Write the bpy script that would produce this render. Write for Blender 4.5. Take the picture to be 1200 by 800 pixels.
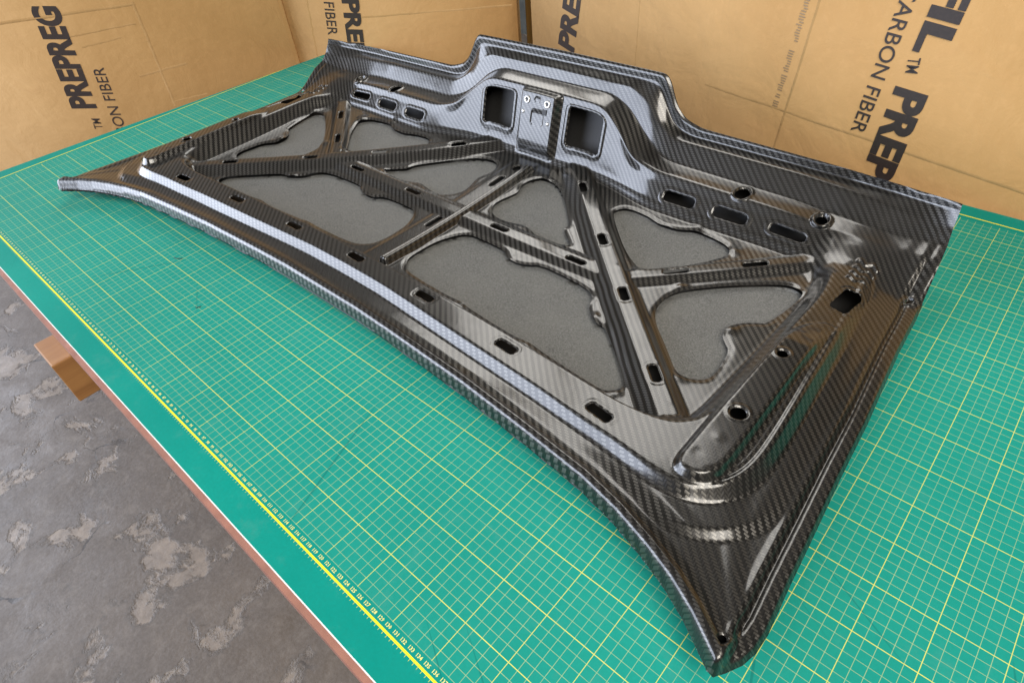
import bpy, bmesh, math, random
import numpy as np
from mathutils import Matrix, Vector

# ------------------------------------------------------------------ clear
for o in list(bpy.data.objects):
    bpy.data.objects.remove(o, do_unlink=True)
scene = bpy.context.scene
COL = scene.collection
random.seed(4)
rng = np.random.default_rng(7)

# ------------------------------------------------------------------ camera
cam_d = bpy.data.cameras.new("camera")
cam = bpy.data.objects.new("camera", cam_d)
COL.objects.link(cam)
right = Vector((0.74591624, 0.66178788, -0.07513832))
up = Vector((-0.41378464, 0.54885158, 0.72632239))
fwd = Vector((-0.52191114, 0.51068459, -0.68323496))
mw = Matrix((right, up, -fwd)).transposed().to_4x4()
mw.translation = Vector((1.56026, -0.06571, 0.54205))
cam.matrix_world = mw
cam_d.sensor_fit = 'HORIZONTAL'
cam_d.sensor_width = 36.0
cam_d.lens = 36.0 * 729.88 / 1200.0
cam_d.shift_x = 1.0 / 1200.0
cam_d.clip_start = 0.01
cam_d.clip_end = 60.0
scene.camera = cam

# ------------------------------------------------------------------ world and lamps (indoor workshop)
world = bpy.data.worlds.new("World")
scene.world = world
world.use_nodes = True
bg = world.node_tree.nodes["Background"]
bg.inputs[0].default_value = (1.0, 0.93, 0.84, 1)
bg.inputs[1].default_value = 0.20


def area(name, loc, target, sx, sy, power, color):
    d = bpy.data.lights.new(name, 'AREA')
    d.shape = 'RECTANGLE'
    d.size, d.size_y = sx, sy
    d.energy = power
    d.color = color
    o = bpy.data.objects.new(name, d)
    COL.objects.link(o)
    o.location = loc
    o.rotation_euler = (Vector(target) - Vector(loc)).to_track_quat('-Z', 'Y').to_euler()
    return o


# bluish daylight from a wide doorway off to the left, a warm-white ceiling lamp above the far side
area("daylight_doorway", (-2.5, -2.7, 1.25), (0.8, 0.45, 0.3), 6.4, 2.9, 480, (0.76, 0.835, 1.0))
area("ceiling_lamp_far", (-0.50, 2.6, 2.7), (1.0, 0.45, 0.0), 1.9, 2.0, 62, (1.0, 0.97, 0.92))
area("fill_lamp_near", (3.1, -1.0, 2.7), (0.6, 0.5, 0.0), 2.6, 2.0, 185, (1.0, 0.94, 0.85))  # added fill lamp without a known source, brightens the boxes and mat

scene.view_settings.view_transform = 'Standard'
scene.view_settings.look = 'None'
scene.view_settings.exposure = 0.02
scene.view_settings.gamma = 1.0
scene.view_settings.use_curve_mapping = False


# ------------------------------------------------------------------ node helper
class NT:
    def __init__(self, name):
        self.m = bpy.data.materials.new(name)
        self.m.use_nodes = True
        self.t = self.m.node_tree
        self.b = self.t.nodes["Principled BSDF"]

    def n(self, typ, **kw):
        nd = self.t.nodes.new(typ)
        for k, v in kw.items():
            setattr(nd, k, v)
        return nd

    def put(self, sock, v):
        if hasattr(v, 'is_output'):
            self.t.links.new(v, sock)
        elif v is not None:
            if isinstance(v, (tuple, list)) and len(v) == 3 and sock.type == 'RGBA':
                v = (*v, 1)
            sock.default_value = v

    def math(self, op, a, b=None, c=None):
        nd = self.n('ShaderNodeMath', operation=op)
        for i, v in enumerate((a, b, c)):
            if v is not None:
                self.put(nd.inputs[i], v)
        return nd.outputs[0]

    def mix(self, f, a, b):
        nd = self.n('ShaderNodeMix', data_type='RGBA')
        self.put(nd.inputs[0], f)
        self.put(nd.inputs[6], a)
        self.put(nd.inputs[7], b)
        return nd.outputs[2]

    def noise(self, vec, scale, detail=4, rough=.55, dist=0.0):
        nd = self.n('ShaderNodeTexNoise')
        if vec is not None:
            self.put(nd.inputs['Vector'], vec)
        nd.inputs['Scale'].default_value = scale
        nd.inputs['Detail'].default_value = detail
        nd.inputs['Roughness'].default_value = rough
        nd.inputs['Distortion'].default_value = dist
        return nd.outputs[0]

    def ramp(self, f, lo, hi, a=0.0, b=1.0):
        nd = self.n('ShaderNodeMapRange')
        self.put(nd.inputs[0], f)
        for i, v in enumerate((lo, hi, a, b)):
            nd.inputs[i + 1].default_value = v
        return nd.outputs[0]

    def coord(self, which='Object'):
        return self.n('ShaderNodeTexCoord').outputs[which]

    def xyz(self, vec):
        nd = self.n('ShaderNodeSeparateXYZ')
        self.put(nd.inputs[0], vec)
        return nd.outputs

    def bump(self, h, strength, dist):
        nd = self.n('ShaderNodeBump')
        nd.inputs['Strength'].default_value = strength
        nd.inputs['Distance'].default_value = dist
        self.put(nd.inputs['Height'], h)
        self.put(self.b.inputs['Normal'], nd.outputs[0])
        return nd.outputs[0]

    def set(self, **kw):
        for k, v in kw.items():
            self.put(self.b.inputs[k.replace('_', ' ')], v)
        return self.m


# ------------------------------------------------------------------ materials
def mat_carbon(name, tow=0.0025, coat=1.0):
    g = NT(name)
    uv = g.n('ShaderNodeUVMap', uv_map='weave').outputs[0]
    nz = g.n('ShaderNodeTexNoise')
    g.put(nz.inputs['Vector'], uv)
    nz.inputs['Scale'].default_value = 9
    nz.inputs['Detail'].default_value = 2
    sub = g.n('ShaderNodeVectorMath', operation='MULTIPLY_ADD')   # the cloth drapes a little unevenly
    g.put(sub.inputs[0], nz.outputs[1])
    sub.inputs[1].default_value = (.006, .006, 0)
    g.put(sub.inputs[2], uv)
    u, v, _ = g.xyz(sub.outputs[0])
    a = g.math('DIVIDE', u, tow)
    b = g.math('DIVIDE', v, tow)
    fa = g.math('FLOOR', a)
    fb = g.math('FLOOR', b)
    m = g.math('FLOORED_MODULO', g.math('ADD', fa, fb), 4.0)
    F = g.math('LESS_THAN', m, 1.5)
    ra = g.math('SUBTRACT', g.math('FRACT', a), .5)
    rb = g.math('SUBTRACT', g.math('FRACT', b), .5)
    # rounded tow cross-sections
    ha = g.math('SUBTRACT', 1.0, g.math('MULTIPLY', g.math('MULTIPLY', ra, ra), 3.0))
    hb = g.math('SUBTRACT', 1.0, g.math('MULTIPLY', g.math('MULTIPLY', rb, rb), 3.0))
    mixh = g.n('ShaderNodeMix', data_type='FLOAT')
    g.put(mixh.inputs[0], F)
    g.put(mixh.inputs[2], ha)
    g.put(mixh.inputs[3], hb)
    hgt = mixh.outputs[0]
    big = g.noise(g.coord(), 5, 3)
    base = g.mix(F, (.014, .0132, .0122), (.066, .063, .057))
    base = g.mix(g.ramp(hgt, .35, .8), (.006, .0055, .005), base)
    g.set(Base_Color=base, Metallic=.75, Roughness=g.ramp(big, .35, .7, .33, .42), Anisotropic=.72,
          Anisotropic_Rotation=g.math('MULTIPLY', F, .25),
          Coat_Weight=coat, Coat_Roughness=g.ramp(g.noise(g.coord(), 23, 4), .35, .75, .09, .19), Coat_IOR=1.52)
    tn = g.n('ShaderNodeTangent', direction_type='UV_MAP', uv_map='weave')
    g.put(g.b.inputs['Tangent'], tn.outputs[0])
    g.bump(hgt, .35, .0004)
    # resin surface: long soft ripples of the clear layer
    bp = g.n('ShaderNodeBump')
    bp.inputs['Strength'].default_value = .22
    bp.inputs['Distance'].default_value = .0006
    g.put(bp.inputs['Height'], g.math('ADD', g.math('MULTIPLY', g.noise(g.coord(), 60, 2), .6), g.math('MULTIPLY', hgt, .05)))
    g.put(g.b.inputs['Coat Normal'], bp.outputs[0])
    return g.m


def mat_core():
    g = NT('grey_core_felt')
    c = g.coord()
    n1 = g.noise(c, 900, 3, .7)
    n2 = g.noise(c, 14, 4)
    col = g.mix(g.ramp(g.math('ADD', g.math('MULTIPLY', n1, .6), g.math('MULTIPLY', g.noise(c, 380, 3, .7), .4)), .38, .62), (.034, .035, .034), (.172, .175, .168))
    col = g.mix(g.ramp(n2, .3, .75, 0, .45), col, (.14, .14, .13))
    g.set(Base_Color=col, Roughness=.62)
    g.bump(n1, .9, .0012)
    return g.m


def mat_plain(name, col, rough=.5, metal=0.0, nscale=40, var=.25, bump=.0, **kw):
    g = NT(name)
    c = g.coord()
    n = g.noise(c, nscale, 5)
    dark = tuple(x * (1 - var) for x in col)
    lite = tuple(min(1, x * (1 + var)) for x in col)
    g.set(Base_Color=g.mix(n, dark, lite), Roughness=rough, Metallic=metal, **kw)
    if bump:
        g.bump(n, .5, bump)
    return g.m


def mat_cutting_mat():
    g = NT('green_cutting_mat')
    c = g.coord()
    x, y, z = g.xyz(c)

    def grid(v, period, half):
        d = g.math('ABSOLUTE', g.math('SUBTRACT', g.math('FRACT', g.math('ADD', g.math('DIVIDE', v, period), .5)), .5))
        return g.math('LESS_THAN', d, half / period)

    def band(v, lo, hi):
        return g.math('MULTIPLY', g.math('GREATER_THAN', v, lo), g.math('LESS_THAN', v, hi))
    inx = band(x, .0095, 2.2)
    iny = band(y, .0095, .9375)
    ins = g.math('MULTIPLY', inx, iny)
    minor = g.math('MULTIPLY', ins, g.math('MAXIMUM', grid(x, .01, .00021), grid(y, .01, .00021)))
    mx = grid(x, .05, .00030)
    my = grid(y, .05, .00040)
    major = g.math('MULTIPLY', ins, g.math('MAXIMUM', mx, my))
    frame = g.math('MAXIMUM',
                   g.math('MULTIPLY', band(y, -.0011, .0011), g.math('GREATER_THAN', x, -.001)),
                   g.math('MAXIMUM', g.math('MULTIPLY', band(y, .9455, .9475), g.math('GREATER_THAN', x, -.001)),
                          g.math('MULTIPLY', band(x, -.0011, .0011), band(y, -.001, .9475))))
    # ruler ticks below the base line, every millimetre, longer each 5 mm and 10 mm
    tick = g.math('MULTIPLY', grid(x, .005, .00022), band(y, -.0035, 0))
    n1 = g.noise(c, 3.5, 5)
    n2 = g.noise(c, 260, 3, .7)
    n3 = g.noise(c, 28, 5, .7)
    base = g.mix(g.ramp(n1, .3, .7), (.0025, .200, .165), (.006, .265, .215))
    base = g.mix(g.ramp(n2, .35, .7, 0, .35), base, (.006, .18, .14))
    # inside the printed field the mat is a touch greyer, margins are bare
    base = g.mix(g.math('MULTIPLY', ins, .22), base, (.036, .275, .21))
    col = g.mix(g.math('MULTIPLY', minor, g.ramp(g.noise(c, 6, 6, .7), .3, .7, .30, .58)), base, (.60, .60, .22))
    col = g.mix(g.math('MULTIPLY', major, g.ramp(g.noise(c, 9, 6, .7), .3, .7, .66, .98)), col, (.62, .60, .11))
    col = g.mix(g.math('MAXIMUM', frame, g.math('MULTIPLY', tick, .7)), col, (.74, .66, .03))
    # worn streaks: scuffed patches where the print has greyed
    sc = g.ramp(n3, .55, .72, 0, .38)
    col = g.mix(sc, col, (.05, .24, .20))
    # knife cuts: thin dark lines at a few angles
    for ang, sc_, th in ((.5, (1.3, 95, 1), .735), (2.2, (1.7, 80, 1), .745), (1.25, (2.2, 120, 1), .75)):
        mp = g.n('ShaderNodeMapping')
        g.put(mp.inputs[0], c)
        mp.inputs['Rotation'].default_value = (0, 0, ang)
        mp2 = g.n('ShaderNodeMapping')
        g.put(mp2.inputs[0], mp.outputs[0])
        mp2.inputs['Scale'].default_value = sc_
        cut = g.ramp(g.noise(mp2.outputs[0], 1.0, 2, .5), th, th + .02, 0, .45)
        col = g.mix(cut, col, (.006, .10, .085))
    vo = g.n('ShaderNodeTexVoronoi')
    g.put(vo.inputs['Vector'], c)
    vo.inputs['Scale'].default_value = 11
    speck = g.math('LESS_THAN', vo.outputs[0], .022)
    col = g.mix(g.math('MULTIPLY', speck, .8), col, (.012, .03, .028))
    g.set(Base_Color=col, Roughness=g.ramp(n3, .3, .7, .36, .62), Specular_IOR_Level=.06)
    g.bump(n2, .25, .0003)
    return g.m


def mat_cardboard():
    g = NT('brown_cardboard')
    c = g.coord()
    x, y, z = g.xyz(c)
    st = g.n('ShaderNodeMapping')
    g.put(st.inputs[0], c)
    st.inputs['Scale'].default_value = (1, 1, .02)
    flute = g.noise(st.outputs[0], 380, 2)
    n1 = g.noise(c, 3.5, 5)
    n2 = g.noise(c, 60, 6, .7)
    n3 = g.noise(c, 14, 5, .65, .6)
    col = g.mix(g.ramp(n1, .3, .7), (.36, .215, .088), (.44, .275, .122))
    col = g.mix(g.ramp(flute, .35, .7, 0, .06), col, (.34, .20, .09))
    col = g.mix(g.ramp(n3, .60, .78, 0, .30), col, (.33, .19, .085))
    col = g.mix(g.ramp(n2, .5, .8, 0, .25), col, (.55, .34, .16))
    g.set(Base_Color=col, Roughness=.9, Specular_IOR_Level=.1)
    h = g.math('ADD', g.math('MULTIPLY', flute, .05), g.math('ADD', g.math('MULTIPLY', n1, 2.0), g.math('ADD', n3, g.math('MULTIPLY', g.noise(c, 8, 3, .5, 1.2), 1.6))))
    g.bump(h, .5, .006)
    return g.m


def mat_concrete():
    g = NT('worn_concrete')
    c = g.coord()
    n1 = g.noise(c, 1.6, 6, .6)
    n2 = g.noise(c, 9, 8, .66, .3)
    n3 = g.noise(c, 7.5, 10, .62, .35)
    n4 = g.noise(c, 120, 4, .7)
    n5 = g.noise(c, 26, 8, .7, .4)
    base = g.mix(g.ramp(n1, .32, .68), (.066, .052, .041), (.125, .100, .078))
    base = g.mix(g.ramp(n2, .40, .70, 0, .65), base, (.082, .068, .058))
    base = g.mix(g.ramp(n5, .50, .72, 0, .45), base, (.20, .172, .145))
    edge = g.math('ADD', n3, g.math('MULTIPLY', g.math('SUBTRACT', n5, .5), .14))
    patch = g.ramp(edge, .555, .610)                         # places where the top coat has flaked off
    rim = g.math('MULTIPLY', g.ramp(edge, .528, .552), g.math('SUBTRACT', 1.0, patch))
    pcol = g.mix(g.ramp(n5, .35, .65), (.150, .122, .098), (.255, .210, .168))
    base = g.mix(g.math('MULTIPLY', patch, .85), base, pcol)
    base = g.mix(g.math('MULTIPLY', rim, .40), base, (.05, .045, .040))
    nn = g.n('ShaderNodeTexNoise')
    g.put(nn.inputs['Vector'], c)
    nn.inputs['Scale'].default_value = 7
    nn.inputs['Detail'].default_value = 6
    wv = g.n('ShaderNodeVectorMath', operation='MULTIPLY_ADD')
    g.put(wv.inputs[0], nn.outputs[1])
    wv.inputs[1].default_value = (.30, .30, 0)
    g.put(wv.inputs[2], c)
    vo = g.n('ShaderNodeTexVoronoi', feature='DISTANCE_TO_EDGE')
    g.put(vo.inputs['Vector'], wv.outputs[0])
    vo.inputs['Scale'].default_value = 3.0
    crack = g.math('MULTIPLY', g.math('LESS_THAN', vo.outputs[0], .010), g.ramp(g.noise(c, 4, 3), .52, .60))
    base = g.mix(g.math('MULTIPLY', crack, .8), base, (.022, .019, .017))
    base = g.mix(g.ramp(n4, .4, .75, 0, .30), base, (.21, .185, .165))
    g.set(Base_Color=base, Roughness=g.ramp(n2, .3, .7, .38, .70))
    h = g.math('SUBTRACT', g.math('ADD', n2, g.math('MULTIPLY', n4, .15)), g.math('MULTIPLY', patch, .7))
    g.bump(g.math('SUBTRACT', h, g.math('MULTIPLY', crack, .8)), .45, .006)
    return g.m


def mat_wood(name, c0, c1, axis=(30, 2, 30)):
    g = NT(name)
    mp = g.n('ShaderNodeMapping')
    g.put(mp.inputs[0], g.coord())
    mp.inputs['Scale'].default_value = axis
    n = g.noise(mp.outputs[0], 1.0, 8, .65, .8)
    g.set(Base_Color=g.mix(g.ramp(n, .3, .7), c0, c1), Roughness=.55)
    g.bump(n, .3, .002)
    return g.m


M_CARBON = mat_carbon('carbon_twill')
M_DULL = mat_plain('bare_inner_laminate', (.014, .0135, .013), .55, nscale=300, var=.4)
M_CORE = mat_core()
M_MAT = mat_cutting_mat()
M_EDGE = mat_plain('mat_white_core', (.72, .74, .72), .6, nscale=90, var=.2)
M_BOARD = mat_plain('table_board_edge', (.26, .115, .080), .6, nscale=35, var=.45, bump=.002)
M_TOP = mat_wood('table_board', (.25, .12, .06), (.35, .18, .09))
M_PINE = mat_wood('varnished_pine', (.22, .10, .032), (.34, .17, .058))
M_CARD = mat_cardboard()
M_INK = mat_plain('brown_black_ink', (.030, .020, .017), .55, nscale=300, var=.5)
M_INK2 = mat_plain('faded_grey_print', (.27, .18, .10), .6, nscale=300, var=.3)
M_YEL = mat_plain('pale_yellow_print', (.66, .64, .22), .5, nscale=200, var=.15)
M_FLOOR = mat_concrete()
M_WALL = mat_plain('mottled_grey_wall', (.05, .052, .044), .8, nscale=22, var=.7)
M_BRASS = mat_plain('pale_metal', (.62, .61, .58), .32, .9, nscale=80, var=.15)
M_DARK = mat_plain('painted_hole_shade', (.012, .012, .013), .5)  # near-black that paints the shade inside small openings
M_LINT = mat_plain('black_scrap', (.01, .012, .012), .6)


# ------------------------------------------------------------------ mesh helpers
def tag(o, label=None, cat=None, group=None, kind=None):
    if label:
        o['label'] = label
    if cat:
        o['category'] = cat
    if group:
        o['group'] = group
    if kind:
        o['kind'] = kind
    return o


def obj(name, me, mat, parent=None, smooth=False):
    o = bpy.data.objects.new(name, me)
    COL.objects.link(o)
    me.materials.clear()
    me.materials.append(mat)
    if smooth:
        me.polygons.foreach_set('use_smooth', [True] * len(me.polygons))
    if parent:
        o.parent = parent
    return o


def empty(name, loc=(0, 0, 0), rz=0.0):
    o = bpy.data.objects.new(name, None)
    COL.objects.link(o)
    o.empty_display_size = .05
    o.location = loc
    o.rotation_euler = (0, 0, rz)
    return o


def box_mesh(name, x0, x1, y0, y1, z0, z1, bevel=0.0, seg=2):
    bm = bmesh.new()
    bmesh.ops.create_cube(bm, size=1.0)
    for v in bm.verts:
        v.co = Vector(((x0 + x1) / 2 + v.co.x * (x1 - x0), (y0 + y1) / 2 + v.co.y * (y1 - y0), (z0 + z1) / 2 + v.co.z * (z1 - z0)))
    if bevel:
        bmesh.ops.bevel(bm, geom=bm.edges[:], offset=bevel, segments=seg, affect='EDGES', profile=.6)
    me = bpy.data.meshes.new(name)
    bm.to_mesh(me)
    bm.free()
    return me


def poly_prism(name, pts, z0, z1):
    bm = bmesh.new()
    lo = [bm.verts.new((x, y, z0)) for x, y in pts]
    hi = [bm.verts.new((x, y, z1)) for x, y in pts]
    bm.faces.new(hi)
    bm.faces.new(lo[::-1])
    n = len(pts)
    for i in range(n):
        bm.faces.new((lo[i], lo[(i + 1) % n], hi[(i + 1) % n], hi[i]))
    bmesh.ops.recalc_face_normals(bm, faces=bm.faces)
    me = bpy.data.meshes.new(name)
    bm.to_mesh(me)
    bm.free()
    return me


_glyph = {}


def text_geo(body, bold=0.0, res=3):
    """flat outline of a word as (verts Nx2, polygon index lists), baseline at y=0, cap height 1"""
    key = (body, bold, res)
    if key in _glyph:
        return _glyph[key]
    cu = bpy.data.curves.new('word', 'FONT')
    cu.body = body
    cu.size = 1.0
    cu.offset = bold
    cu.resolution_u = res
    cu.fill_mode = 'FRONT'
    o = bpy.data.objects.new('word', cu)
    COL.objects.link(o)
    dg = bpy.context.evaluated_depsgraph_get()
    dg.update()
    me = bpy.data.meshes.new_from_object(o.evaluated_get(dg))
    V = np.array([v.co[:2] for v in me.vertices])
    F = [list(p.vertices) for p in me.polygons]
    bpy.data.objects.remove(o)
    bpy.data.curves.remove(cu)
    bpy.data.meshes.remove(me)
    _glyph[key] = (V, F)
    return _glyph[key]


# ------------------------------------------------------------------ the setting: floor and wall behind
bm = bmesh.new()
bmesh.ops.create_grid(bm, x_segments=4, y_segments=4, size=5)
me = bpy.data.meshes.new('floor')
bm.to_mesh(me)
bm.free()
fl = obj('floor', me, M_FLOOR)
fl.location = (0.8, 0.2, -.80)
tag(fl, kind='structure')
wl = obj('wall', box_mesh('wall', -4, 5, 3.2, 3.3, -.80, 2.8), M_WALL)
tag(wl, kind='structure')

post = obj('wooden_post', box_mesh('wooden_post', .322, .350, 1.33, 1.37, -.80, 1.6, .003), mat_wood('ochre_wood', (.16, .10, .03), (.26, .17, .05), (40, 40, 2)))
tag(post, 'narrow ochre wooden post seen in the gap between two boxes', 'post')

# ------------------------------------------------------------------ work table
TB = empty('work_table', (0.9, .45, -.80))
tag(TB, 'long work table with a red-brown board edge under the green mat', 'table')


def tpart(name, x0, x1, y0, y1, z0, z1, mat, bev=.002):
    return obj(name, box_mesh(name, x0 - .9, x1 - .9, y0 - .45, y1 - .45, z0 + .80, z1 + .80, bev), mat, TB)


obj('board', poly_prism('board', [(x - .9, y - .45) for x, y in ((-.046, -.0385), (2.45, -.0385), (2.45, .981), (.008, .981))], .770, .7968), M_BOARD, TB)
for x0 in (.495, 2.05):
    for y0 in (.025, .86):
        tpart('leg', x0, x0 + .0695, y0, y0 + .07, -.80, -.0305, M_PINE)
tpart('crossbeam', .565, .640, -.066, .95, -.105, -.031, M_PINE)
tpart('crossbeam', 2.12, 2.19, -.060, .95, -.105, -.031, M_PINE)
tpart('stretcher', .566, 2.05, .42, .47, -.55, -.47, M_PINE)

# ------------------------------------------------------------------ cutting mat
mat_pts = [(-.041, -.0315), (2.3, -.0315), (2.3, .976), (.012, .976)]
CM = empty('cutting_mat', (0, 0, 0))
tag(CM, 'large green cutting mat with yellow centimetre grid covering the table', 'cutting mat')
obj('print_surface', poly_prism('print_surface', mat_pts, -.0012, 0.0), M_MAT, CM)
core = [(-.0421, -.0326), (2.301, -.0326), (2.301, .977), (.011, .977)]
obj('white_core_edge', poly_prism('white_core_edge', core, -.0031, -.0012), M_EDGE, CM)
# ruler numbers along the near base line
V, F, base = [], [], 0
for k in range(1, 222):
    v, f = text_geo(str(k), 0.022, 1)
    h = .0035
    w = v[:, 0].max() - v[:, 0].min()
    q = np.c_[(v[:, 0] - v[:, 0].min() - w / 2) * h / .72 + k / 100, v[:, 1] * h / .72 + .0034]
    V.append(q)
    F += [[i + base for i in p] for p in f]
    base += len(q)
V = np.concatenate(V)
me = bpy.data.meshes.new('ruler_numbers')
me.from_pydata(np.c_[V, np.full(len(V), .00025)].tolist(), [], F)
obj('ruler_numbers', me, M_YEL, CM)

# ------------------------------------------------------------------ cardboard boxes
PLANES = {'A': ((-.08, .825), 52), 'B': ((-.09, .84), 41), 'C': ((1.49, 1.0), 170)}


def text_on(parent, pl, full, i, j, p0, p1, cap, bold, mat, flip):
    """print: the letters full[i:j] run from p0 to p1 (face coordinates u, z), cap height given"""
    V, F = text_geo(full, bold, 6)
    X0 = text_geo(full[:i] + '|', 0, 2)[0][:, 0].max() if i else V[:, 0].min()
    X1 = text_geo(full[:j] + '|', 0, 2)[0][:, 0].max() - .10 if j < len(full) else V[:, 0].max()
    p0, p1 = np.array(p0), np.array(p1)
    d = p1 - p0
    L = np.linalg.norm(d)
    d /= L
    nrm = np.array([-d[1], d[0]]) * flip
    s = L / (X1 - X0)
    hs = cap / (.70 + bold)
    P = p0 + np.outer((V[:, 0] - X0) * s, d) + np.outer(V[:, 1] * hs, nrm)
    (x0, y0), ph = PLANES[pl]
    me = bpy.data.meshes.new('printed_word')
    off = -.0008 if pl != 'C' else .0008
    pts = [(u, off, z) for u, z in P]
    me.from_pydata(pts, [], F)
    o = obj('printed_word', me, mat, parent)
    return o


def make_box(pl, u0, u1, depth, z0, z1, label, rz=0):
    (x0, y0), ph = PLANES[pl]
    E = empty('cardboard_box', (x0, y0, 0), math.radians(ph))
    tag(E, label, 'box', 'cardboard boxes behind the table')
    ya, yb = (0, depth) if pl != 'C' else (-depth, 0)
    # body with slightly bulging, dented front: subdivided box
    bm = bmesh.new()
    bmesh.ops.create_cube(bm, size=1.0)
    for v in bm.verts:
        v.co = Vector(((u0 + u1) / 2 + v.co.x * (u1 - u0), (ya + yb) / 2 + v.co.y * (yb - ya), (z0 + z1) / 2 + v.co.z * (z1 - z0)))
    bmesh.ops.bevel(bm, geom=bm.edges[:], offset=.006, segments=3, affect='EDGES')
    me = bpy.data.meshes.new('carton')
    bm.to_mesh(me)
    bm.free()
    b = obj('carton', me, M_CARD, E, True)
    return E


BA = make_box('A', -1.05, 0.012, .42, -.80, .36, 'tall brown cardboard box beyond the left end of the green mat')
BB = make_box('B', 0.004, .612, .42, -.80, .33, 'brown cardboard box behind the left rear corner of the trunk lid')
BC = make_box('C', -.40, 1.036, .42, -.80, .42, 'wide brown cardboard box behind the rear edge and right corner of the lid')

TXT = [('A', 'PREPREG', 0, 4, (-0.5435, -0.0661), (-0.5249, 0.0709), 0.0606, 1),
       ('A', 'CARBON FIBER', 4, 12, (-0.4943, -0.1191), (-0.4749, 0.0322), 0.0279, 0),
       ('A', 'TM', 0, 2, (-0.5530, -0.1223), (-0.5487, -0.0938), 0.0213, 0),
       ('B', 'PREPREG', 0, 3, (0.1659, 0.1211), (0.1544, 0.0115), 0.0434, 1),
       ('B', 'CARBON FIBER', 7, 12, (0.1154, 0.1128), (0.1052, 0.0367), 0.0259, 0),
       ('C', 'PREPREG', 0, 3, (0.8814, 0.0211), (0.8566, 0.1409), 0.0543, 1),
       ('C', 'FIL', 1, 3, (0.1401, 0.2341), (0.1441, 0.1827), 0.0436, 1),
       ('C', 'TM', 0, 2, (0.1482, 0.1734), (0.1455, 0.1517), 0.0181, 0),
       ('C', 'PREPREG', 0, 3, (0.1496, 0.1303), (0.1547, 0.0149), 0.0486, 1),
       ('C', 'CARBON FIBER', 7, 12, (0.1942, 0.1176), (0.1985, 0.0449), 0.0232, 0)]
for pl, s, i, j, p0, p1, cap, bold in TXT:
    flip = 1 if pl != 'C' else -1
    text_on({'A': BA, 'B': BB, 'C': BC}[pl], pl, s, i, j, p0, p1, cap, .045 if bold else 0.004, M_INK, flip)


def crease(parent, pl, pts, w=.0035, d=.0022, mat=None):
    """a pressed fold line in the board: a shallow rounded ridge along points (u, z)"""
    sgn = -1 if pl != 'C' else 1
    bm = bmesh.new()
    rows = []
    pts = [np.array(p) for p in pts]
    for k, p in enumerate(pts):
        a = pts[max(0, k - 1)]
        b = pts[min(len(pts) - 1, k + 1)]
        t = (b - a) / np.linalg.norm(b - a)
        n = np.array([-t[1], t[0]])
        row = []
        for q, hh in ((-1, 0), (-.45, .8), (0, 1), (.45, .8), (1, 0)):
            jit = 1 + .35 * math.sin(k * 1.7 + q)
            pp = p + n * w * q
            row.append(bm.verts.new((pp[0], sgn * d * max(hh * jit, -.2), pp[1])))
        rows.append(row)
    for a, b in zip(rows[:-1], rows[1:]):
        for k in range(4):
            bm.faces.new((a[k], a[k + 1], b[k + 1], b[k]))
    bmesh.ops.recalc_face_normals(bm, faces=bm.faces)
    me = bpy.data.meshes.new('fold_line')
    bm.to_mesh(me)
    bm.free()
    return obj('fold_line', me, mat or M_CARD, parent, True)


def wob(a, b, n=14, amp=.0008):
    a, b = np.array(a), np.array(b)
    return [a + (b - a) * t + np.array([random.uniform(-amp, amp), random.uniform(-amp, amp)]) * (0 < t < 1) for t in np.linspace(0, 1, n)]


crease(BA, 'A', wob((-1.0, .155), (-.332, .165)), 0.0036, 0.0008)
crease(BA, 'A', wob((-.336, .17), (-.344, -.09), 16, .0012), 0.0036, 0.0008)
crease(BA, 'A', wob((-.52, .112), (-.35, .122)), 0.0022, 0.0005)
crease(BA, 'A', wob((-.50, .085), (-.40, .095)), 0.0022, 0.0004)
crease(BA, 'A', wob((-.40, -.002), (-.27, .014), 8), 0.0029, 0.0005)
crease(BA, 'A', wob((-.345, -.078), (-.25, -.07)), 0.0022, 0.0004)
crease(BB, 'B', wob((.18, .072), (.60, .073)), 0.0022, 0.0004)
crease(BB, 'B', wob((.075, .14), (.06, -.02)), 0.0022, 0.0003)
crease(BC, 'C', wob((.305, .24), (.329, -.05), 18, .0006), 0.0022, 0.0005)
crease(BC, 'C', wob((.682, .18), (.685, .02)), 0.0014, 0.0003)
crease(BC, 'C', wob((.50, .045), (-.10, .032)), 0.0022, 0.0003)
# row of faint measuring dashes printed beside the seam
bm = bmesh.new()
for k in range(44):
    z = .225 - k * .0042
    if 16 < k < 20 or random.random() < .12:
        continue
    u = .322 + (.225 - z) * .09 + random.uniform(-.001, .001)
    w = random.uniform(.006, .011)
    vs = [bm.verts.new((u + a, .0007, z + b)) for a, b in ((0, 0), (w, .0008), (w, .0026), (0, .0018))]
    bm.faces.new(vs)
me = bpy.data.meshes.new('printed_dashes')
bm.to_mesh(me)
bm.free()
obj('printed_dashes', me, M_INK2, BC)

# ================================================================== THE TRUNK LID
LID = empty('trunk_lid', (.884, 0, 0), .0115)
tag(LID, 'black carbon fibre car trunk lid lying underside up on the green mat', 'trunk lid')

CELL = .00125
TW = .684
TS, TA, TBk, TC, TD, TDT, TE, TE2 = .718, .734, .758, .798, .818, .828, .834, .848
HALF = .678
ns = int(round(HALF / CELL)) + 1
nt = int(round((TE2 - .115) / CELL)) + 1
s1 = np.arange(ns) * CELL
t1 = .115 + np.arange(nt) * CELL
S, T = np.meshgrid(s1, t1)              # half lid, x >= 0


def skin(x, y):
    X = (x / .68) ** 2
    yy = np.minimum(y, .76)
    return .003 + .0155 * X + .017 * ((yy - .52) / .3) ** 2 * (1 - .76 * np.minimum(X, 1.15))


def ip(x, pts):
    p = np.array(pts, float) / 1000
    return np.interp(x, p[:, 0], p[:, 1])


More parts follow.
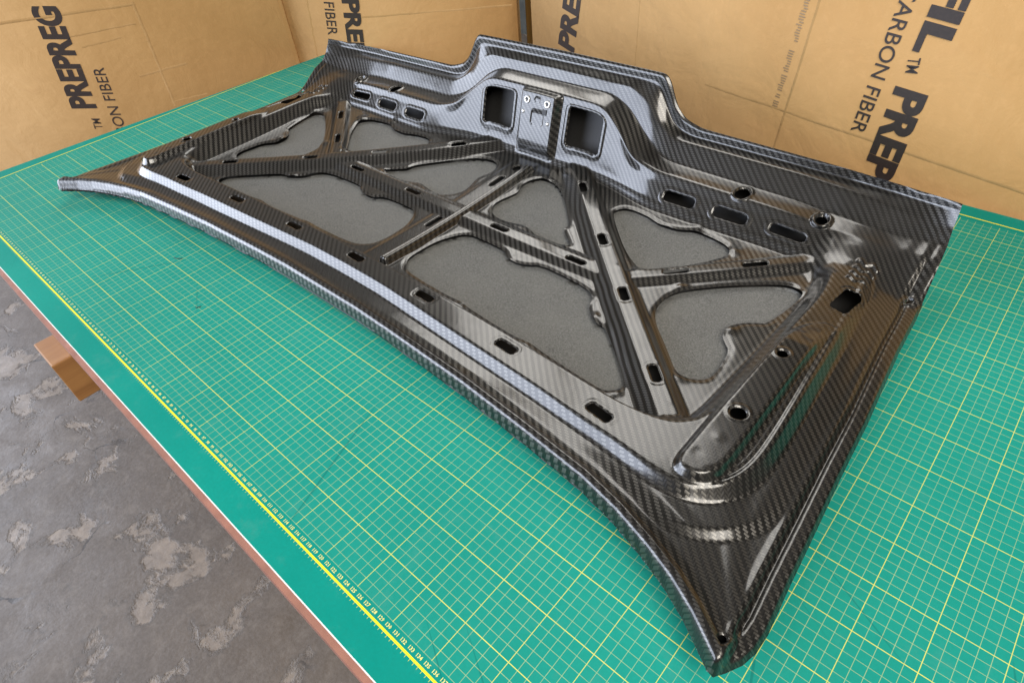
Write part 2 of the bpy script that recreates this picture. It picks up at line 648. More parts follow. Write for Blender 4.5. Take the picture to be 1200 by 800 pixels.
def sm(x):
    x = np.clip(x, 0, 1)
    return x * x * (3 - 2 * x)


def chaikin(poly, n=2, closed=True):
    P = np.array(poly, float)
    for _ in range(n):
        Q = np.roll(P, -1, 0)
        P = np.stack([P * .75 + Q * .25, P * .25 + Q * .75], 1).reshape(-1, 2)
    return P


def sdf(poly, X, Y, pad=.08):
    """signed distance, positive inside; far away it is clipped"""
    P = np.array(poly, float)
    lo, hi = P.min(0) - pad, P.max(0) + pad
    out = np.full(X.shape, -pad)
    m = (X > lo[0]) & (X < hi[0]) & (Y > lo[1]) & (Y < hi[1])
    x, y = X[m], Y[m]
    d2 = np.full(x.shape, 1e9)
    ins = np.zeros(x.shape, bool)
    Q = np.roll(P, -1, 0)
    for (ax, ay), (bx, by) in zip(P, Q):
        ex, ey = bx - ax, by - ay
        tt = np.clip(((x - ax) * ex + (y - ay) * ey) / (ex * ex + ey * ey + 1e-15), 0, 1)
        d2 = np.minimum(d2, (x - ax - tt * ex) ** 2 + (y - ay - tt * ey) ** 2)
        c = ((ay > y) != (by > y)) & (x < (bx - ax) * (y - ay) / (by - ay + 1e-15) + ax)
        ins ^= c
    d = np.sqrt(d2)
    out[m] = np.where(ins, d, -d)
    return out


def sd_slot(X, Y, cx, cy, hl, hw, ang, r):
    """distance outside a rounded slot (negative inside)"""
    c, s_ = math.cos(ang), math.sin(ang)
    x = (X - cx) * c + (Y - cy) * s_
    y = -(X - cx) * s_ + (Y - cy) * c
    qx, qy = np.abs(x) - (hl - r), np.abs(y) - (hw - r)
    return np.hypot(np.maximum(qx, 0), np.maximum(qy, 0)) + np.minimum(np.maximum(qx, qy), 0) - r


# ---- rear face lines (x, y) and (x, z) in millimetres
yW = ip(S, [(0, 711), (145, 711), (195, 700), (245, 685), (440, 684), (520, 678), (600, 665), (640, 660), (700, 658)])
_k = np.exp(-.5 * (np.arange(-40, 41) / 13.0) ** 2)
_k /= _k.sum()
_row = np.pad(yW[0], 40, mode='reflect')
yW = np.convolve(_row, _k, 'valid')[None, :].repeat(nt, 0)
Yf = T + (yW - TW) * sm((T - .60) / (TW - .60))       # plan y of the floor part
LINES_Y = {
    TS: [(0, 737), (125, 737), (160, 728), (190, 712), (240, 703), (440, 702), (520, 700), (640, 697)],
    TA: [(0, 742), (120, 740), (140, 737), (166, 729), (194, 712), (240, 711), (440, 711), (640, 708)],
    TBk: [(0, 771), (120, 771), (154, 770), (180, 764), (209, 753), (242, 745), (440, 744), (490, 741), (540, 733), (640, 729)],
    TC: [(0, 780), (150, 780), (183, 778), (205, 773), (240, 766), (440, 766), (540, 760), (600, 750), (640, 741)],
    TD: [(0, 794), (183, 794), (205, 792), (219, 788), (260, 785), (500, 783), (560, 778), (600, 768), (632, 753), (650, 745)],
    TDT: [(0, 795.5), (183, 795.5), (205, 793.5), (219, 789.5), (260, 786.5), (500, 784.5), (560, 779.5), (600, 769), (632, 754), (650, 746)],
    TE: [(0, 800), (202, 800), (212, 798), (222, 795), (242, 792), (272, 791), (315, 789), (450, 788), (582, 777), (631, 757), (650, 749)],
    TE2: [(0, 802), (202, 802), (212, 800), (222, 797), (242, 794), (272, 793), (315, 791), (450, 790), (582, 779), (631, 759), (650, 751)]}
LINES_Z = {
    TS: [(0, 118), (120, 116), (150, 100), (172, 76), (195, 54), (240, 50), (440, 49), (480, 47), (560, 48), (640, 56)],
    TA: [(0, 128), (120, 127), (140, 116), (166, 95), (194, 73), (240, 62), (440, 60), (475, 58), (520, 53), (560, 50), (600, 52), (640, 61)],
    TBk: [(0, 133), (120, 133), (154, 117), (180, 93), (209, 73), (242, 63), (440, 61.5), (490, 60), (520, 58), (560, 58), (600, 62), (640, 71)],
    TC: [(0, 151), (150, 149), (183, 132), (205, 108), (240, 90), (440, 88), (540, 84), (600, 80), (640, 86)],
    TD: [(0, 157), (188, 157), (197, 148), (207, 129), (221, 105), (240, 94.5), (260, 91), (500, 90), (560, 91), (600, 95), (632, 104)],
    TDT: [(0, 170), (200, 169), (209, 150), (220, 127), (240, 110), (270, 103), (315, 103), (450, 102), (582, 102), (632, 109)],
    TE: [(0, 174), (203, 172), (212, 155), (222, 131), (242, 114), (272, 106), (315, 106), (450, 104), (582, 104), (631, 112)],
    TE2: [(0, 160), (203, 158), (212, 141), (222, 117), (242, 100), (272, 92), (315, 92), (450, 90), (582, 90), (631, 98)]}

# ---- outlines
front = [(0, 232), (80, 232), (150, 229), (285, 221), (385, 211), (470, 201), (515, 191), (555, 178), (585, 166), (612, 151.5), (632, 138), (645, 129)]
side = [(651, 128), (657, 137), (664, 150), (668, 165), (669, 184), (666, 230), (663, 292), (659, 367), (656, 447), (652, 506), (648, 569), (646, 636), (643, 672)]
tside = [(643, 684), (640, 718), (639, 734), (637, 758), (634, 798), (632, 818), (631, 834), (631, 848)]
outline = np.array(front + side + tside + [(631, 900), (-60, 900), (-60, 232)], float) / 1000
Yo = np.where(T > TW, T, Yf)
D_out = sdf(outline, S, Yo, pad=.30)
frontline = np.array(front + [(645, 100), (-60, 100), (-60, 232)], float) / 1000
D_front = -sdf(frontline, S, Yo, pad=.30)

foot = np.array([(-60, 280), (60, 279), (105, 277), (245, 266), (365, 257), (416, 251), (473, 246), (520, 238), (556, 239), (583, 254), (600, 278), (608, 309), (608.5, 351), (606, 409),
                 (604, 443), (601.5, 503), (598, 567), (594, 630), (586, 668), (576, 700), (560, 740), (540, 800), (-60, 800)], float) / 1000
foot = chaikin(foot, 3)
D_plat = sdf(foot, S, Yo, pad=.2)
basin = np.array([(-60, 322), (0, 322), (150, 320), (300, 313), (420, 303), (455, 301), (500, 304), (522, 318), (533, 345), (537, 400), (541, 470), (544, 530), (547, 580), (544, 622), (534, 658), (516, 690), (496, 722), (440, 760), (300, 790), (-60, 760)], float) / 1000
basin = chaikin(basin, 3)
D_bas = sdf(basin, S, Yo, pad=.2)

WIN = {
    1: [(42, 655), (56, 666), (87, 661), (116, 641), (169, 587), (177, 574), (176, 563), (196, 547), (212, 535), (205, 529), (165, 529), (146, 529), (137, 535), (116, 539), (105, 536), (82, 531), (53, 535), (36, 556), (36, 575), (44, 600), (45, 612), (37, 630), (37, 642)],
    2: [(34, 374), (35, 420), (40, 440), (52, 463), (66, 473), (100, 473), (139, 471), (152, 459), (170, 456), (192, 463), (202, 473), (265, 470), (297, 464), (311, 451), (315, 436), (324, 426), (341, 413), (357, 414), (398, 376), (426, 349), (432, 338), (425, 322), (400, 322), (324, 330), (300, 335), (284, 332), (246, 334), (189, 339), (170, 343), (150, 341), (65, 345), (46, 356)],
    3: [(213, 641), (215, 654), (228, 664), (266, 660), (284, 652), (300, 651), (323, 653), (341, 664), (372, 660), (397, 654), (408, 640), (408, 630), (378, 588), (349, 561), (338, 548), (322, 543), (312, 549), (284, 568), (239, 612)],
    4: [(388, 478), (386, 500), (388, 520), (404, 542), (445, 579), (499, 616), (517, 613), (526, 602), (512, 531), (500, 526), (486, 516), (478, 504), (476, 484), (486, 472), (497, 462), (501, 430), (501, 408), (490, 398), (475, 393), (464, 396), (434, 427), (402, 456)]}
WIN = {k: chaikin(np.array(v, float) / 1000, 2) for k, v in WIN.items()}
D_win = {k: sdf(v, S, Yf, pad=.12) for k, v in WIN.items()}

SK = skin(S, Yf)
# ---- rim and channel heights above the skin, by distance from the edge
de = np.maximum(D_out, 0)
h_front = np.interp(de, [0, .0006, .0050, .0060, .0132, .0150, .026, .06, .3], [0, .0030, .0176, .0184, .0212, .0160, .0138, .0118, .0112])
h_side = np.interp(de, [0, .0025, .004, .0150, .0165, .0185, .0205, .0245, .03, .06, .3], [0, .0065, .0080, .0086, .0050, .0050, .0100, .0128, .0115, .0105, .0115])
wf = 1 - sm((D_front / (D_out + .004) - 1.05) / .9)
h_rim = h_front * wf + h_side * (1 - wf)
Zval = SK + h_rim + .0055 * np.clip((D_plat + .036) / .011, 0, 1) * sm((S - .30) / .24) * sm((D_out - .020) / .03)
# ---- platform top
zfront = .039 + .007 * (S / .443) ** 2
zside = np.interp(Yf, [.24, .32, .45, .60, .70], [.049, .0495, .048, .0445, .0445])
bl = sm((S - .44) / .09)
ZT = zfront * (1 - bl) + zside * bl
# raised plate along each side with a sloped outer step
plate = chaikin(np.array([(537, 262), (538, 300), (540, 372), (544, 463), (548, 500), (556, 524), (572, 538), (588, 536), (582, 520), (577, 490), (576, 400), (576, 330), (575, 285), (570, 266), (553, 258)], float) / 1000, 2)
D_plate = sdf(plate, S, Yf)
# the step on the outer flank gets wider than on the inner flank
ZT = ZT + .0095 * np.clip((D_plate + .004) / .0055, 0, 1) * (1 - .85 * sm((Yf - .475) / .055))
# pressed double bead just inside the platform's outer edge
bead = (np.exp(-((D_plat - .0185) / .0016) ** 2) + .7 * np.exp(-((D_plat - .0235) / .0014) ** 2)) * sm((S - .56) / .02)
ZT = ZT - .0022 * bead
w_out = .0105 + .0015 * sm((S - .55) / .04)
Z = Zval + (ZT - Zval) * np.clip(D_plat / w_out, 0, 1)
# ---- inner basin with the braces
cap = np.full(S.shape, .0084)                          # low flange level everywhere
A0, B0 = np.array((.118, .690)), np.array((.500, .322))
dv = (B0 - A0) / np.linalg.norm(B0 - A0)
qd = -((S - A0[0]) * dv[1] - (Yf - A0[1]) * dv[0])     # > 0 : towards the rear and outside
dist_diag = np.abs(qd)
cap = np.maximum(cap, np.interp(qd, [-.034, -.031, -.0125, -.0105, .0105, .0125, .0205, .024], [0, .0084, .0192, .0200, .0200, .0192, .0084, 0]))
inner = sm((.030 - qd) / .012)
cap = np.maximum(cap, np.interp(Yf, [.473, .476, .4930, .4950, .5150, .5170, .5245, .527], [0, .0062, .0142, .0148, .0148, .0142, .0084, 0]) * sm((-qd + .01) / .01))
O0, ov = np.array((.372, .555)), np.array((.752, .659))
qo = ov[0] * (Yf - O0[1]) - ov[1] * (S - O0[0])
cap = np.maximum(cap, np.interp(qo, [-.027, -.024, -.0095, -.0075, .0085, .0105, .0170, .020], [0, .0062, .0150, .0156, .0156, .0150, .0084, 0]) * sm((qd + .01) / .01))
cap = np.maximum(cap, np.interp(S, [0, .022, .027, .031], [.0098, .0098, .0084, 0]))
# foot of the rear face: a low wall along it
cap = np.maximum(cap, .0084 + .010 * sm((Yf - (yW - .012)) / .012))
ZB = SK + cap
wb = .008 + .017 * sm((S - .47) / .05)
Z = Z + (ZB - Z) * sm(D_bas / wb + .15)
# ---- window flanges: walls run down to the skin
for k, D in D_win.items():
    d = np.maximum(-D, 0)
    rise = np.maximum(d - .0035, 0) * 1.9
    Zw = SK + .0074 + rise
    # fold the flange edge down to the skin
    Zw = Zw - .0012 * (1 - sm(d / .0016))
    Z = np.minimum(Z, Zw)

# ---- small pressed bumps and dimples on braces (bosses of the pressing)
def boss(x, y, r, h):
    global Z
    q = ((S - x) ** 2 + (Yf - y) ** 2) / r ** 2
    Z = Z + .6 * h * np.exp(-q * 1.4)


for x, y, r, h in ((.060, .655, .010, .004), (.170, .566, .009, .0035), (.206, .5315, .008, .004), (.125, .545, .008, .003), (.160, .452, .008, .004), (.305, .444, .009, .004),
                   (.333, .420, .009, .004), (.428, .326, .011, .004), (.303, .645, .009, .004), (.342, .670, .009, .003), (.325, .537, .009, .004), (.409, .645, .011, .004),
                   (.391, .535, .010, .004), (.478, .495, .010, .006), (.470, .388, .012, .003), (.519, .606, .012, .005), (.292, .340, .008, .003), (.178, .347, .008, .003),
                   (.556, .4, .006, 0), (.556, .31, .006, .0006), (.548, .283, .005, -.0004), (.558, .498, .006, .0005), (.305, .517, .004, .0007), (.402, .416, .004, 0), (.487, .335, .004, .0005)):
    boss(x, y, r, h)
# ---- assemble rear loft
ts = [TW, TS, TA, TBk, TC, TD, TDT, TE, TE2]
jW = int(round((TW - .115) / CELL))
Y = Yf.copy()
PX = S.copy()
YL = [Yf[jW][None, :].repeat(1, 0)[0]] + [np.interp(s1, *(np.array(LINES_Y[q], float) / 1000).T) for q in ts[1:]]
ZL = [Z[jW]] + [np.interp(s1, *(np.array(LINES_Z[q], float) / 1000).T) for q in ts[1:]]
YL, ZL = np.array(YL), np.array(ZL)


def blur1(a, sig, axis):
    n = int(max(1, round(sig * 3)))
    k = np.exp(-.5 * (np.arange(-n, n + 1) / sig) ** 2)
    k /= k.sum()
    pad = [(0, 0)] * a.ndim
    pad[axis] = (n, n)
    b = np.pad(a, pad, mode='reflect', reflect_type='even') if axis == 1 and a.ndim > 1 else np.pad(a, pad, mode='edge')
    out = np.zeros_like(a)
    for i, w in enumerate(k):
        sl = [slice(None)] * a.ndim
        sl[axis] = slice(i, i + a.shape[axis])
        out += w * b[tuple(sl)]
    return out


for k in range(1, len(ts)):
    YL[k] = blur1(YL[k][None], 9 if k < 4 else 5, 1)[0]
    ZL[k] = blur1(ZL[k][None], 9 if k < 4 else 5, 1)[0]
tv = np.array(ts)
# the platform, channel and rim along the sides run on up the rear corner and fade out
i0, i1 = int(.515 / CELL), int(.628 / CELL)
ref = np.interp(s1, [s1[i0], s1[i1], .70], [ZL[0][i0], ZL[0][i1], ZL[0][i1]])
feat = np.where((s1 > s1[i0]), ZL[0] - ref, 0) * np.where(s1 > .66, 0, 1)
for k, w in ((1, .9), (2, .5), (3, .22), (4, .05)):
    sh = {1: .004, 2: .008, 3: .018, 4: .030}[k]
    fk = np.where(s1 < .615, np.interp(s1 + sh, s1, feat), feat)
    ZL[k] = ZL[k] + w * fk
for j in range(jW, nt):
    t = min(t1[j], TE2)
    i = min(np.searchsorted(tv, t, side='right') - 1, len(tv) - 2)
    f = (t - tv[i]) / (tv[i + 1] - tv[i])
    Y[j] = YL[i] * (1 - f) + YL[i + 1] * f
    Z[j] = ZL[i] * (1 - f) + ZL[i + 1] * f
# soften along t in the rear, and everything a little
def soft(a, sig):
    return blur1(blur1(a, sig, 0), sig, 1)


Zs, Ys = soft(Z, .85), soft(Y, 1.0)
Zs2, Ys2 = soft(Z, 1.7), soft(Y, 1.7)
wr = sm((T - TW + .012) / .02) * (1 - sm((T - (TD - .008)) / .006))
wi = sm((D_bas - .006) / .006) * (1 - sm((T - TW + .02) / .015))
Z = Zs * (1 - wr) + Zs2 * wr
Z = Z * (1 - wi) + soft(Z, 1.5) * wi
wc = sm((S - .485) / .05) * sm((T - .63) / .05) * (1 - sm((T - .735) / .05)) * (1 - sm((S - .600) / .02))
Z = Z * (1 - wc) + soft(Z, 12) * wc
wd = sm((S - .590) / .02) * sm((T - .63) / .03) * (1 - sm((T - .755) / .04))
Z = Z * (1 - wd) + blur1(Z, 11, 0) * wd
Y = Ys * (1 - wr) + Ys2 * wr

# ---- mirror to the full width
S = np.concatenate([-S[:, :0:-1], S], 1)


def mir(a):
    return np.concatenate([a[:, :0:-1], a], 1)


T, Y, Z, Yf, SK, D_out, D_plat, D_bas, D_front = map(mir, (T, Y, Z, Yf, SK, D_out, D_plat, D_bas, D_front))
D_win = {k: mir(v) for k, v in D_win.items()}
dist_diag = mir(dist_diag)
nsf = S.shape[1]

# ---- centre ridge (stands to one side of its slots)
rid = np.abs(S - .0195)
inY = sm((Yf - .328) / .012) * sm((.684 - Yf) / .014)
ridge = SK + np.interp(rid, [0, .0035, .0055, .0085, .011], [.0195, .0195, .0185, .0120, .0]) * inY
ridge = ridge - .0012 * np.exp(-(rid / .0016) ** 2) * inY
Z = np.where(T < TW, np.maximum(Z, np.minimum(ridge, SK + .0205)), Z)
Z = Z * .5 + soft(Z, .8) * .5

# ---- normals of the sheet, latch plate raised along the normal
def normals(X, Y, Z):
    P = np.stack([X, Y, Z], -1)
    ds = np.gradient(P, axis=1)
    dt = np.gradient(P, axis=0)
    N = np.cross(ds, dt)
    return N / (np.linalg.norm(N, axis=-1, keepdims=True) + 1e-12)


N = soft(normals(S, Y, Z)[..., 0], 1.2), soft(normals(S, Y, Z)[..., 1], 1.2), soft(normals(S, Y, Z)[..., 2], 1.2)
N = np.stack(N, -1)
N /= np.linalg.norm(N, axis=-1, keepdims=True)
H = np.zeros(S.shape)
# wavy embossed mark next to the large slot
for k in range(4):
    yy = .638 + k * .0125
    q = np.abs(Yf - yy - .0026 * np.sin((np.abs(S) - .572) * 420)) / .0024
    H += .0018 * np.exp(-q ** 2) * sm((np.abs(S) - .556) / .003) * sm((.586 - np.abs(S)) / .003)
# latch plate
pl_d = np.abs(S - .001) - .033
H += .012 * sm(1 - pl_d / .012) * sm((T - .676) / .014) * sm((TA - .002 - T) / .010)
rect = sd_slot(S, T * 2.95, .004, .7055 * 2.95, .0125, .0125, 0, .004)
H -= .0012 * sm(1 - rect / .0012)
circ = np.hypot(S - .001, (T - .7165) * 2.95) - .006
H -= .001 * sm(1 - circ / .001)
# raised frames round the two square openings
HOLES = []      # (distance field, drop, lip)


def hole(d, drop=.006, rim_w=.004, rim_h=.0):
    global H
    if rim_h:
        H += rim_h * sm((d) / .002) * (1 - sm((d - rim_w) / .003))
    H -= min(drop, .0014) * (1 - sm(d / .0012))
    HOLES.append(d)


for sgn in (-1, 1):
    # t is compressed on the tall panel: correct the t distance there
    x = np.abs(S - sgn * .0945) - (.033 - .007)
    y = np.abs(T - .7055) * 2.95 - (.0345 - .007)
    sq = np.hypot(np.maximum(x, 0), np.maximum(y, 0)) + np.minimum(np.maximum(x, y), 0) - .007
    hole(sq, .012, .006, .0015)
    # three long openings in the rear face
    for cx, ct, hl, hw in ((.295, .6995, .0250, .0100), (.377, .7000, .0250, .0100), (.461, .7035, .0250, .0085)):
        x = np.abs(S - sgn * cx) - (hl - .007)
        y = np.abs(T - ct) * 1.05 - (hw - .007)
        d = np.hypot(np.maximum(x, 0), np.maximum(y, 0)) + np.minimum(np.maximum(x, y), 0) - .007
        hole(d, .008, .006, .0006)
    # round holes in the ledge
    hole(np.hypot(S - sgn * .378, (T - .742) * 1.0) - .0100, .006, .003, .0012)
    hole(np.hypot(S - sgn * .492, (T - .742) * 1.0) - .0075, .006, .004, .0040)
    # front rail slots
    for cx, cy, a in ((.148, .305, -.03), (.298, .295, -.09), (.443, .276, -.15)):
        hole(sd_slot(S, Yf, sgn * cx, cy, .0150, .0055, sgn * a, .0035), .006, .004, -.0003)
    # diagonal brace slots
    for cx, cy in ((.142, .661), (.2505, .5595), (.345, .471), (.453, .369)):
        hole(sd_slot(S, Yf, sgn * cx, cy, .0135, .0052, -sgn * .767, .0045), .006, .0045, -.0003)
    # transverse bar slots
    for cx, cy in ((.0985, .5045), (.245, .502)):
        hole(sd_slot(S, Yf, sgn * cx, cy, .0160, .0042, 0, .0040), .005, .003, 0)
    for cx, cy, a in ((.372, .555, .72), (.4505, .624, .72)):
        hole(sd_slot(S, Yf, sgn * cx, cy, .0165, .0045, sgn * a, .0040), .005, .003, 0)
    # side plate holes
    hole(np.hypot(S - sgn * .557, Yf - .348) - .0078, .006, .003, .0006)
    hole(np.hypot(S - sgn * .556, Yf - .452) - .0055, .006, .003, .0006)
    hole(sd_slot(S, Yf, sgn * .575, .593, .0115, .0225, -sgn * .12, .0065), .008, .004, -.0006)
    hole(np.hypot(S - sgn * .644, Yf - .153) - .0030, .004, .002, .0)
    for cx, cy in ((.630, .655),):
        hole(np.hypot(S - sgn * cx, Yf - cy) - .0028, .004, .002, .001)
hole(sd_slot(S, Yf, 0, .3085, .0150, .0055, 0, .0035), .006, .004, -.0003)
for cy in (.4635, .6135):
    hole(sd_slot(S, Yf, -.0055, cy, .0042, .0170, 0, .0040), .005, .003, 0)
hole(np.hypot((S + .0035), (Yf - .6640) * .8) - .0065, .005, .003, 0)

P = np.stack([S, Y, Z], -1) + N * H[..., None]
# the hem at the front edge leans out a little over the skin
gY, gX = np.gradient(D_out, CELL)
dep = np.maximum(D_out, 0)
ov_ = .0006 * sm(dep / .0009) * (1 - sm((dep - .001) / .011)) * np.clip(mir(wf), 0, 1) * (T < TW - .02)
P[..., 0] -= ov_ * gX
P[..., 1] -= ov_ * gY
# the skin under the lid must never sink into the mat
P[..., 2] = np.maximum(P[..., 2], .0012)

# ---- keep field and vertex snapping on the openings
K = D_out.copy()
K = np.minimum(K, TE2 + .001 - T)
for D in D_win.values():
    K = np.minimum(K, np.where(T < TW + .02, -D, 1))
for d in HOLES:
    K = np.minimum(K, d)
gt, gs = np.gradient(K, CELL)
gn = np.hypot(gs, gt) + 1e-9
near = np.abs(K) < .72 * CELL
dS = np.where(near, -K * gs / gn ** 2, 0)
dT = np.where(near, -K * gt / gn ** 2, 0)
lim = 1.0 * CELL
dS, dT = np.clip(dS, -lim, lim), np.clip(dT, -lim, lim)
Ps, Pt = np.gradient(P, axis=1) / CELL, np.gradient(P, axis=0) / CELL
P = P + Ps * dS[..., None] + Pt * dT[..., None]
keepv = (K > 0) | near
U2, V2 = S + dS, T + dT
Nf = normals(P[..., 0], P[..., 1], P[..., 2])

# ---- which part of the pressing each face belongs to
RIM, CHAN, FRAIL, SRAIL_L, SRAIL_R, DIAG_L, DIAG_R, CENT, BAR_C, BAR_L, BAR_R, REAR, LATCH, LIP = range(14)
lab = np.full(S.shape, CHAN)
lab[(D_out < .0205)] = RIM
inside = D_plat > 0
lab[inside] = FRAIL
lab[inside & (S > .528) & (Yf > .262)] = SRAIL_R
lab[inside & (S < -.528) & (Yf > .262)] = SRAIL_L
inb = D_bas > .004
aS = np.abs(S)
lab[inb] = BAR_C
lab[inb & (aS < .048)] = CENT
past = (aS - .118) * dv[0] * 0 + (aS - .118) / (.500 - .118) + (Yf - .690) / (.690 - .322) * 1.0     # > 0 : outer side of the diagonal
lab[inb & (past > 0) & (S > 0)] = BAR_R
lab[inb & (past > 0) & (S < 0)] = BAR_L
lab[inb & (dist_diag < .034) & (S > .05)] = DIAG_R
lab[inb & (dist_diag < .034) & (S < -.05)] = DIAG_L
lab[(T > .655) & (aS < .528) & (Yf > .655) & (D_bas > -.03)] = REAR
lab[T > TW] = REAR
lab[T > TD] = LIP
lab[(T > .674) & (T < TA) & (np.abs(S - .001) < .046)] = LATCH
NAMES = {RIM: 'rim', CHAN: 'border_channel', FRAIL: 'front_rail', SRAIL_L: 'side_rail', SRAIL_R: 'side_rail', DIAG_L: 'diagonal_brace', DIAG_R: 'diagonal_brace',
         CENT: 'centre_brace', BAR_C: 'cross_bar', BAR_L: 'outer_bar', BAR_R: 'outer_bar', REAR: 'rear_panel', LATCH: 'latch_plate', LIP: 'rear_lip'}

kq = keepv[:-1, :-1] & keepv[1:, :-1] & keepv[:-1, 1:] & keepv[1:, 1:]
lq = lab[:-1, :-1]
idx = np.arange(S.size).reshape(S.shape)
quads = np.stack([idx[:-1, :-1], idx[:-1, 1:], idx[1:, 1:], idx[1:, :-1]], -1)


def grid_part(name, sel, Pv, Nv, Uv, mat, parent):
    q = quads_of(sel) if callable(sel) else sel
    used, inv = np.unique(q, return_inverse=True)
    q = inv.reshape(-1, 4)
    co = Pv.reshape(-1, 3)[used]
    me = bpy.data.meshes.new(name)
    me.vertices.add(len(co))
    me.vertices.foreach_set('co', co.astype(np.float32).ravel())
    me.loops.add(q.size)
    me.loops.foreach_set('vertex_index', q.astype(np.int32).ravel())
    me.polygons.add(len(q))
    me.polygons.foreach_set('loop_start', np.arange(0, q.size, 4, dtype=np.int32))
    me.polygons.foreach_set('use_smooth', np.ones(len(q), bool))
    uvl = me.uv_layers.new(name='weave')
    uvl.data.foreach_set('uv', Uv.reshape(-1, 2)[used][q.ravel()].astype(np.float32).ravel())
    me.update(calc_edges=True)
    me.validate()
    if Nv is not None:
        me.normals_split_custom_set_from_vertices(Nv.reshape(-1, 3)[used].tolist())
    return obj(name, me, mat, parent)


arc = np.zeros(S.shape)
seg = np.linalg.norm(np.diff(np.stack([Y, Z], -1), axis=0), axis=-1)
seg[:jW] = CELL
arc[1:] = np.cumsum(seg, 0)
arc = soft(arc, 3) + .115
UV = np.stack([U2, np.where(T > TW, arc, V2)], -1)
for k, nm in NAMES.items():
    sel = quads[kq & (lq == k)]
    if len(sel):
        grid_part(nm, sel, P, Nf, UV, M_CARBON, LID)

# ---- outer skin below (the glossy outside of the lid faces the mat)
st = 4
S4, T4, Yf4, SK4, Do4, Y4, Z4 = (a[::st, ::st] for a in (S, T, Yf, SK, D_out, Y, Z))
zs = SK4 - .0016
flo = sm((T4 - .66) / .05)
Ysk = Y4 + .030 * flo * (1 - sm((T4 - TA) / (TE2 - TA)))
Zsk = np.where(T4 < .66, zs, zs * (1 - flo) + (Z4 - .022 * (1 - sm((T4 - TA) / (TE2 - TA))) - .004) * flo)
Zsk = np.minimum(Zsk, np.maximum(Z4 - .004, .0005))
Zsk = np.maximum(Zsk, .0008)
Psk = np.stack([S4, Ysk, Zsk], -1)
kk = Do4 - .0012
g1, g0 = np.gradient(kk, CELL * st)
nr = np.abs(kk) < .75 * CELL * st
gn = g0 ** 2 + g1 ** 2 + 1e-9
a, b = np.where(nr, -kk * g0 / gn, 0), np.where(nr, -kk * g1 / gn, 0)
Psk = Psk + (np.gradient(Psk, axis=1) * a[..., None] + np.gradient(Psk, axis=0) * b[..., None]) / (CELL * st)
kv = (kk > 0) | nr
idx4 = np.arange(S4.size).reshape(S4.shape)
q4 = np.stack([idx4[:-1, :-1], idx4[:-1, 1:], idx4[1:, 1:], idx4[1:, :-1]], -1)
k4 = kv[:-1, :-1] & kv[1:, :-1] & kv[:-1, 1:] & kv[1:, 1:]
grid_part('outer_skin', q4[k4], Psk, None, np.stack([S4, T4], -1), M_DULL, LID)

# ---- grey core panels seen through the eight windows
for k, D in D_win.items():
    D4 = D[::st, ::st]
    kc0 = D4 + .0035
    c1, c0 = np.gradient(kc0, CELL * st)
    cn = c0 ** 2 + c1 ** 2 + 1e-9
    nrc = (np.abs(kc0) < .75 * CELL * st) & (T4 < .70)
    kc = ((kc0 > 0) | nrc) & (T4 < .70)
    ca, cb = np.where(nrc, -kc0 * c0 / cn, 0), np.where(nrc, -kc0 * c1 / cn, 0)
    kf = kc[:-1, :-1] & kc[1:, :-1] & kc[:-1, 1:] & kc[1:, 1:]
    for sgn in (-1, 1):
        sel = q4[kf & (S4[:-1, :-1] * sgn > .004)]
        if len(sel):
            Pc = np.stack([S4 + ca, Yf4 + cb, SK4 + .0004], -1)
            grid_part('core_panel', sel, Pc, None, np.stack([S4, T4], -1), M_CORE, LID)


# ---- threaded inserts on the latch plate, and studs
def lathe(name, prof, n=20):
    bm = bmesh.new()
    rings = []
    for r, z in prof:
        rings.append([bm.verts.new((r * math.cos(2 * math.pi * i / n), r * math.sin(2 * math.pi * i / n), z)) for i in range(n)])
    for a_, b_ in zip(rings[:-1], rings[1:]):
        for i in range(n):
            bm.faces.new((a_[i], a_[(i + 1) % n], b_[(i + 1) % n], b_[i]))
    bm.faces.new(rings[-1])
    bmesh.ops.recalc_face_normals(bm, faces=bm.faces)
    me = bpy.data.meshes.new(name)
    bm.to_mesh(me)
    bm.free()
    return me


ins_me = lathe('threaded_insert', [(.0062, -.002), (.0062, .0008), (.0052, .0014), (.0030, .0012), (.0027, -.004), (.0001, -.004)])


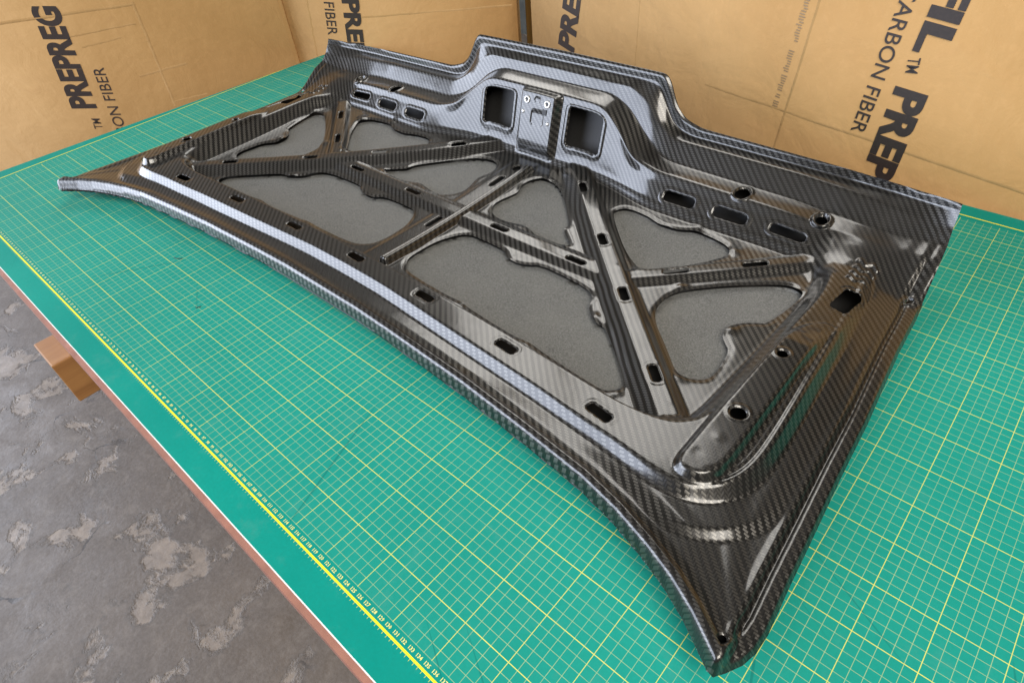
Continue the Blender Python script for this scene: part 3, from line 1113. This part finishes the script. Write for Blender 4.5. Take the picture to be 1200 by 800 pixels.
def place(o, s, t, lift=.0):
    j = int(round((t - .115) / CELL))
    i = int(round((s + HALF - (HALF - s1[-1])) / CELL))
    p, n = Vector(P[j, i]), Vector(Nf[j, i])
    o.location = p + n * lift
    o.rotation_mode = 'QUATERNION'
    o.rotation_quaternion = n.to_track_quat('Z', 'Y')


for s_, t_ in ((-.021, .7145), (.023, .7150)):
    o = obj('threaded_insert', ins_me, M_BRASS, LID, True)
    place(o, s_, t_, .0004)
    b = obj('bore_shade_disc', lathe('bore_shade_disc', [(.0027, 0), (.0026, .0003), (.0001, .0003)], 12), M_DARK, o)  # dark disc capping the bore, paints the shade inside it
    b.location = (0, 0, .0003)
rv = lathe('rivet', [(.0032, -.001), (.0031, .0006), (.0022, .0013), (.0001, .0015)], 14)
for s_, t_ in ((-.028, .7070), (.028, .7040)):
    o = obj('rivet', rv, M_BRASS, LID, True)
    place(o, s_, t_, .0)
o = obj('latch_slot_shade', box_mesh('latch_slot_shade', -.0042, .0042, -.0045, .0045, -.0005, .0008, .0004), M_DARK, LID)  # solid dark block laid on the plate as painted shade of the slot
place(o, .0185, .7095, .0006)

# ------------------------------------------------------------------ scraps lying on the mat
for (x, y), L, a, lab_ in (((.585, .159), .016, .5, 'short black thread lying on the mat left of the lid'),
                           ((.735, .118), .008, .9, 'tiny black fibre on the mat near the yellow ruler line')):
    bm = bmesh.new()
    rows = []
    for k in range(7):
        f = k / 6
        px = x + math.cos(a) * L * f
        py = y + math.sin(a) * L * f - .002 * math.sin(f * 3)
        rows.append([bm.verts.new((px + .0006 * math.cos(q) * math.sin(a), py - .0006 * math.cos(q) * math.cos(a), .0008 + .0006 * math.sin(q))) for q in np.linspace(0, 2 * math.pi, 7)[:-1]])
    for r0, r1 in zip(rows[:-1], rows[1:]):
        for q in range(6):
            bm.faces.new((r0[q], r0[(q + 1) % 6], r1[(q + 1) % 6], r1[q]))
    me = bpy.data.meshes.new('thread_scrap')
    bm.to_mesh(me)
    bm.free()
    tag(obj('thread_scrap', me, M_LINT), lab_, 'thread')
